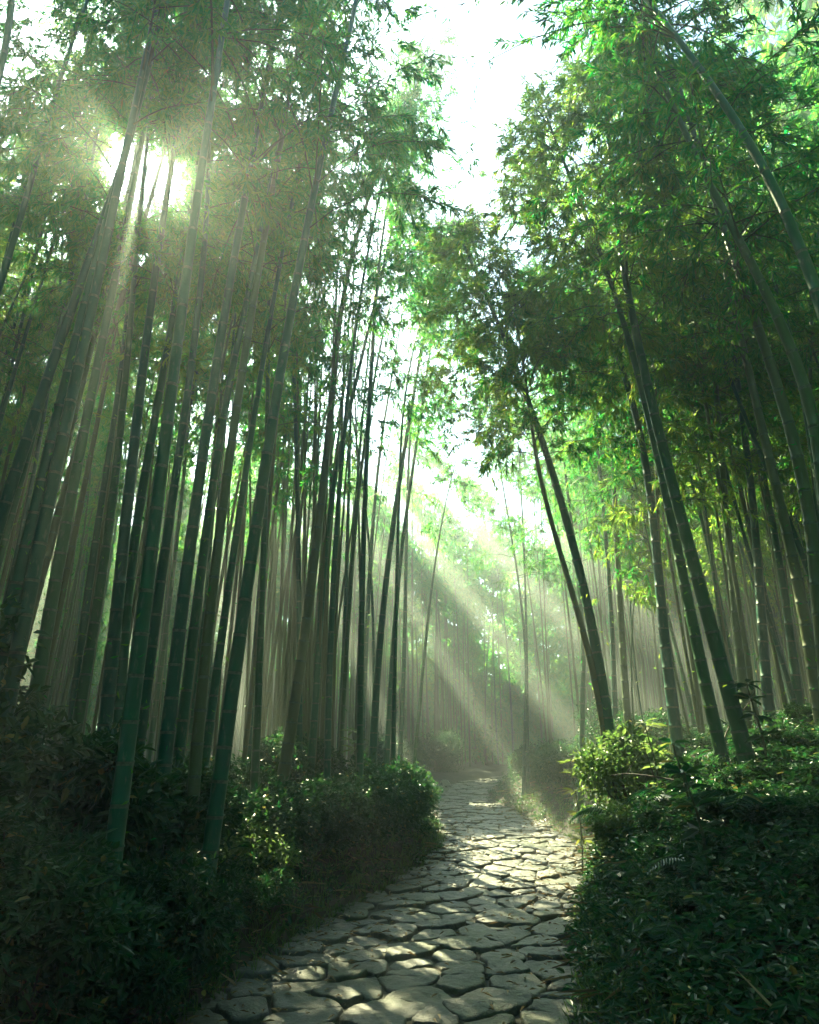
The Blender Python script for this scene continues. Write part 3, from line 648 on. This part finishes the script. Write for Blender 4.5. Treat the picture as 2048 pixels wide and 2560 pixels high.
# ferns
def fern_mesh(seed, n=11, L=.6):
    rg = np.random.default_rng(seed); P, D, N, LL, WW = [], [], [], [], []; tub = []
    for i in range(n):
        a = i*2.4 + rg.normal(0, .2); l = L*rg.uniform(.7, 1.1); u = np.linspace(0, 1, 22)
        h = np.array([math.cos(a), math.sin(a), 0]); s = np.array([-h[1], h[0], 0])
        pt = h*(l*u)[:, None]*.9 + np.array([0, 0, 1.])*(l*(1.1*u - 1.05*u*u))[:, None]
        tub.append(pt)
        for sg in (-1, 1):
            P.append(pt[3:]); D.append(np.tile(s*sg*.9 + h*.45, (19, 1)) + [0, 0, -.2]); N.append(np.tile([0, 0, 1.], (19, 1)) + rg.normal(0, .15, (19, 3)))
            LL.append(l*.28*np.sin(np.clip(u[3:]*.9 + .12, 0, 1)*math.pi)**.7 + .01); WW.append(np.full(19, l*.055))
    a = leaf_arrays(np.vstack(P), np.vstack(D), np.vstack(N), np.concatenate(LL), np.concatenate(WW), True, .1)
    V, Fs = merge([a, tubes_arrays(np.array(tub), np.full((n, 22), .004), 3)])
    return mesh_np('fern', V, Fs, M['shrub'])
FM = [fern_mesh(1), fern_mesh(2, 9, .5)]
for x, y, s, lab in [(RE(7.9, .55), 7.9, 1.0, 'arching fern below the sunlit pale shrub on the right bank'), (RE(7.1, 1.1), 7.1, 1.1, 'pale glossy fern in the middle of the right bank undergrowth'), (RE(6.3, .5), 6.3, .8, 'dark fern low on the right bank near the path edge'), (RE(5.3, .9), 5.3, .9, 'dark fern at the lower right of the picture'), (LE(7.4, .35), 7.4, .8, 'fern beside the glinting bush at the left path edge'), (LE(6.4, .3), 6.4, .7, 'drooping fern on the left path edge below the black-green culm'), (RE(11.2, .3), 11.2, .9, 'bright fern at the right path edge under the pale shrub'), (LE(5.4, .45), 5.4, .6, 'small dark fern at the near left path edge'), (RE(4.8, .6), 4.8, .8, 'fern nearest the camera on the right bank'), (RE(5.8, 1.5), 5.8, 1.1, 'large fern in the middle of the dark right foreground'), (RE(6.6, 2.4), 6.6, 1.2, 'large fern at the right edge of the picture'), (RE(8.2, 1.8), 8.2, 1.1, 'fern below the feet of the touching curved pair'), (RE(9.2, .5), 9.2, 1.0, 'fern leaning over the right path edge beside the sunlit shrub')]:
    o = link('fern', FM[rnd.random() < .5]); o.location = (x, y, float(gz(x, y)) + .03); o.scale = (s,)*3; o.rotation_euler.z = rnd.uniform(0, 6); tag(o, lab, 'fern', 'ferns along the path edges')

# saplings with tiers of flat leaves
def sapling(x, y, h, tiers, label, m, lr=.2, lw=.085):
    z = float(gz(x, y)); root = link('sapling', None); root.location = (x, y, z); tag(root, label, 'sapling')
    rg = np.random.default_rng(int(x*100+y*31+700)); u = np.linspace(0, 1, 10)
    pth = np.column_stack([.05*np.sin(u*4), .03*np.sin(u*3), h*u - .05])
    V, F_ = tubes_arrays(pth[None], np.linspace(.014, .006, 10)[None], 6); link('stem', mesh_np('stem', V, [F_], M['twig']), root)
    P, D, N = [], [], []
    for t in tiers:
        q = np.array([.05*math.sin(t*4), .03*math.sin(t*3), h*t - .05])
        for k in range(7):
            a = k*.9 + rg.normal(0, .2); d = np.array([math.cos(a), math.sin(a), rg.uniform(-.45, .45)]); P.append(q + d*.02); D.append(d); N.append([0, 0, 1] + rg.normal(0, .35, 3))
    V, F_ = leaf_arrays(np.array(P), np.array(D), np.array(N), lr*rg.uniform(.75, 1.1, len(P)), lw, True, .1)
    link('foliage', mesh_np('foliage', V, [F_], m), root)
p = at(1625, 1800, 9.6); sapling(p[0], 9.6, .75, (.62, 1.0), 'two-tiered yellow-green sapling glowing on top of the right bank', M['yellow'], .26, .1)
p = at(1432, 1900, 10.6); sapling(p[0], 10.6, 1.6, (.35, .55, .75, .9, 1.0), 'slender yellowing sapling left of the strongly bowed bamboo', M['yellow'], .2, .08)
sapling(LE(11.2, .9), 11.2, 1.35, (.8, .9, 1.0), 'bright sprig standing above the left hedge row', M['shrub_bright'], .2, .08)
sapling(RE(6.4, 1.0), 6.4, .8, (.4, .6, .8, 1.), 'dark sapling with large leaves rising from the right bank', M['shrub'], .17, .075)
sapling(RE(7.0, 1.9), 7.0, 1.0, (.5, .7, .85, 1.), 'leafy dark sapling under the touching curved pair', M['shrub'], .18, .08)

sapling(RE(5.4, .9), 5.4, .75, (.3, .5, .7, .85, 1.), 'dark broad-leaved sapling in the lower right foreground', M['shrub'], .16, .075)
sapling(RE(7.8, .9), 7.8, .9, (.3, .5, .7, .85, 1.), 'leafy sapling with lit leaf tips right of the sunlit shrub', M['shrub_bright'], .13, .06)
def stick(x, y, L, az, rise, label):
    rg = np.random.default_rng(int(abs(x)*100 + y*37)); u = np.linspace(0, 1, 14); z0 = float(gz(x, y))
    dx, dy = math.sin(az)*L*u, math.cos(az)*L*u
    P = np.column_stack([dx + .03*np.sin(u*7), dy, gz(x + dx, y + dy) - z0 + .04 + rise*u + .03*np.sin(u*5)])
    tw = [np.linspace(P[k], P[k] + [rg.normal(0, .15), rg.normal(0, .12), .2 + .1*rg.random()], 14) for k in (5, 8, 11)]
    V, F_ = tubes_arrays(np.array([P] + tw), np.array([np.linspace(.014, .005, 14)] + [np.linspace(.006, .002, 14)]*3), 6)
    o = link('stick', mesh_np('stick', V, [F_], M['stem'], smooth=True)); o.location = (x, y, z0); tag(o, label, 'stick')
stick(RE(6.0, 1.5), 6.0, 1.6, -.5, .75, 'long bare twig rising out of the right bank undergrowth')
stick(RE(7.4, 1.3), 7.4, 1.4, .9, .6, 'thin bare twig leaning right under the touching curved pair')
stick(LE(7.6, .12), 7.6, .9, .3, .02, 'fallen stick lying along the left path edge below the hedge')
stick(RE(5.2, .15), 5.2, .8, 2.6, .03, 'fallen stick on the lower right path edge')
# ------------------------------------------------------------------ ground cover, litter, grass (uncountable)
def ground_pts(n, rg, elo, ehi, ylo, yhi, side=0, pw=1.5):
    y = ylo + (yhi - ylo)*rg.random(n)**1.3; e = elo + (ehi - elo)*rg.random(n)**pw
    sg = np.where(rg.random(n) < .5, -1, 1) if side == 0 else np.full(n, side)
    x = cx(y) + sg*(hw(y) + e); return x, y, gz(x, y)
def cover():
    rg = np.random.default_rng(77); x, y, z = ground_pts(9000, rg, -.02, 7, 2.2, 22)
    x2 = rg.uniform(.9, 5.5, 6500); y2 = 2.4 + 5.5*rg.random(6500); m2 = x2 > cx(y2) + hw(y2); x, y = np.r_[x, x2[m2]], np.r_[y, y2[m2]]; z = gz(x, y)
    k = 9; P = np.repeat(np.column_stack([x, y, z]), k, 0); n = len(P)
    P += np.column_stack([rg.normal(0, .07, n), rg.normal(0, .07, n), rg.uniform(.01, .22, n)*np.repeat(np.clip((np.abs(x - cx(y)) - hw(y))*1.5 + .25, .2, 1), k)])
    D = rg.normal(0, 1, (n, 3))*[1, 1, .4]; N = rg.normal(0, .4, (n, 3)) + [0, 0, 1.]
    V, F_ = leaf_arrays(P, D, N, rg.uniform(.04, .1, n), rg.uniform(.018, .04, n), True, .12)
    tag(link('ground_cover', mesh_np('ground_cover', V, [F_], M['shrub'])), 'low dark leafy ground cover on both banks', 'ground cover', kind='stuff')
    x, y, z = ground_pts(24000, rg, -.2, 9, 3.0, 26, 0, 1.5); n = len(x)
    P = np.column_stack([x, y, z + rg.uniform(.008, .035, n)]); D = rg.normal(0, 1, (n, 3))*[1, 1, .12]; N = rg.normal(0, .3, (n, 3)) + [0, 0, 1.]
    V, F_ = leaf_arrays(P, D, N, rg.uniform(.04, .11, n), rg.uniform(.012, .026, n), False, .3)
    nn = 1100; yy = 3 + 15*rg.random(nn); xx = cx(yy) + np.sign(rg.normal(0, 1, nn))*1.2*rg.random(nn)**.5
    V2, F2 = leaf_arrays(np.column_stack([xx, yy, zp(yy) + .073]), rg.normal(0, 1, (nn, 3))*[1, 1, .05], np.tile([0, 0, 1.], (nn, 1)) + rg.normal(0, .2, (nn, 3)), rg.uniform(.04, .12, nn), .021, False, .3)
    x3, y3, z3 = ground_pts(1500, rg, -.1, 1.4, 3.2, 20, 0, 1.4); d3 = rg.normal(0, 1, (1500, 3))*[1, 1, .1]
    V3, F3 = leaf_arrays(np.column_stack([x3, y3, z3 + rg.uniform(.01, .06, 1500)]), d3, np.tile([0, 0, 1.], (1500, 1)) + rg.normal(0, .3, (1500, 3)), rg.uniform(.12, .45, 1500), rg.uniform(.006, .014, 1500), False, .3)
    V, Fs = merge([(V, F_), (V2, F2), (V3, F3)])
    tag(link('leaf_litter', mesh_np('leaf_litter', V, Fs, M['dry'])), 'dry fallen bamboo leaves on the banks and path', 'leaf litter', kind='stuff')
    x, y, z = ground_pts(1500, rg, -.06, .7, 3.2, 18, 0, 1.6); k = 9; P = np.repeat(np.column_stack([x, y, z]), k, 0) + rg.normal(0, .025, (1500*k, 3))*[1, 1, 0]; n = len(P)
    D = rg.normal(0, .55, (n, 3)) + [0, 0, .9]; N = rg.normal(0, 1, (n, 3))
    V, F_ = leaf_arrays(P, D, N, rg.uniform(.06, .2, n), .007, True, .1)
    tag(link('grass', mesh_np('grass', V, [F_], M['shrub_bright'])), 'thin grass along the path edges', 'grass', kind='stuff')
cover()

# ------------------------------------------------------------------ the little pale marker by the bend
def marker():
    q = at(1116, 1975, 23.2); x, y = q[0], q[1]
    root = link('path_marker', None); root.location = (x, y, float(gz(x, y))); root.rotation_euler.z = R(-8)
    tag(root, 'small pale weathered marker with slanted hood left of the far path end', 'path marker')
    import bmesh
    def prism(name, prof, d, mt):
        bm = bmesh.new(); f = bm.faces.new([bm.verts.new((px, -d/2, pz)) for px, pz in prof])
        r = bmesh.ops.extrude_face_region(bm, geom=[f]); bmesh.ops.translate(bm, verts=[v for v in r['geom'] if isinstance(v, bmesh.types.BMVert)], vec=(0, d, 0))
        bmesh.ops.recalc_face_normals(bm, faces=bm.faces); bmesh.ops.bevel(bm, geom=bm.edges[:], offset=.006, segments=2, affect='EDGES')
        me = bpy.data.meshes.new(name); bm.to_mesh(me); bm.free(); me.materials.append(mt); return link(name, me, root)
    prism('post', [(-.04, -.1), (.04, -.1), (.035, .24), (-.035, .24)], .07, M['stem'])
    prism('hood', [(-.15, .38), (-.13, .42), (.0, .42), (.06, .40), (.16, .245), (-.1, .245), (-.12, .35)], .14, M['pale'])
    prism('foot_stone', [(-.12, .1), (-.08, .18), (.0, .2), (.05, .16), (.12, .15), (.03, .1), (-.06, .07)], .12, M['pale'])
marker()

# ------------------------------------------------------------------ haze
def haze():
    import bmesh
    bm = bmesh.new(); bmesh.ops.create_cube(bm, size=1); me = bpy.data.meshes.new('haze'); bm.to_mesh(me); bm.free()
    m = bpy.data.materials.new('haze'); m.use_nodes = True; nt = m.node_tree; nt.nodes.clear(); out = nt.nodes.new('ShaderNodeOutputMaterial')
    v = nt.nodes.new('ShaderNodeVolumePrincipled'); v.inputs['Color'].default_value = (.9, 1, .97, 1); v.inputs['Density'].default_value = HAZE; v.inputs['Anisotropy'].default_value = .54
    v.inputs['Density Attribute'].default_value = ''
    nt.links.new(v.outputs[0], out.inputs['Volume']); me.materials.append(m)
    o = link('haze', me); o.location = (0, 70, 7.75); o.scale = (330, 310, 22.5); tag(o, 'pale morning haze between the bamboo', 'haze', kind='stuff')
HAZE = .0082
haze()

# ------------------------------------------------------------------ sky, sun, camera
w = bpy.data.worlds.new('World'); sc.world = w; w.use_nodes = True; nt = w.node_tree
bg = nt.nodes['Background']; sky = nt.nodes.new('ShaderNodeTexSky'); sky.sky_type = 'NISHITA'; sky.sun_disc = False
sky.sun_elevation = SUN_EL; sky.sun_rotation = SUN_AZ; sky.air_density = .8; sky.dust_density = 3.0; sky.ozone_density = 1.0
nt.links.new(sky.outputs[0], bg.inputs[0]); bg.inputs[1].default_value = .05
L = bpy.data.lights.new('sun', 'SUN'); L.energy = 5.0; L.angle = R(.5); L.color = (1, .72, .36)
so = link('sun', L); from mathutils import Vector
so.rotation_euler = Vector(-sdir).to_track_quat('-Z', 'Y').to_euler(); so.location = (-5, 20, 25)
cam = bpy.data.cameras.new('camera'); co = link('camera', cam); co.location = (0, 0, CAM_H); co.rotation_euler = (R(90) + TILT, 0, 0)
cam.sensor_fit = 'VERTICAL'; cam.sensor_height = SENS; cam.sensor_width = SENS*.8; cam.lens = FOC; cam.clip_end = 1000; cam.clip_start = .05
sc.camera = co
vs = sc.view_settings; vs.view_transform = 'Standard'; vs.look = 'None'; vs.gamma = 1; vs.exposure = 3.2
vs.use_white_balance = True; vs.white_balance_temperature = 4950; vs.white_balance_tint = -11
c = sc.cycles; c.max_bounces = 5; c.diffuse_bounces = 2; c.glossy_bounces = 1; c.transmission_bounces = 4; c.volume_bounces = 0; c.transparent_max_bounces = 4
c.sample_clamp_indirect = 4; c.sample_clamp_direct = 0; c.use_adaptive_sampling = True; c.adaptive_threshold = .01
sc.render.engine = 'CYCLES'
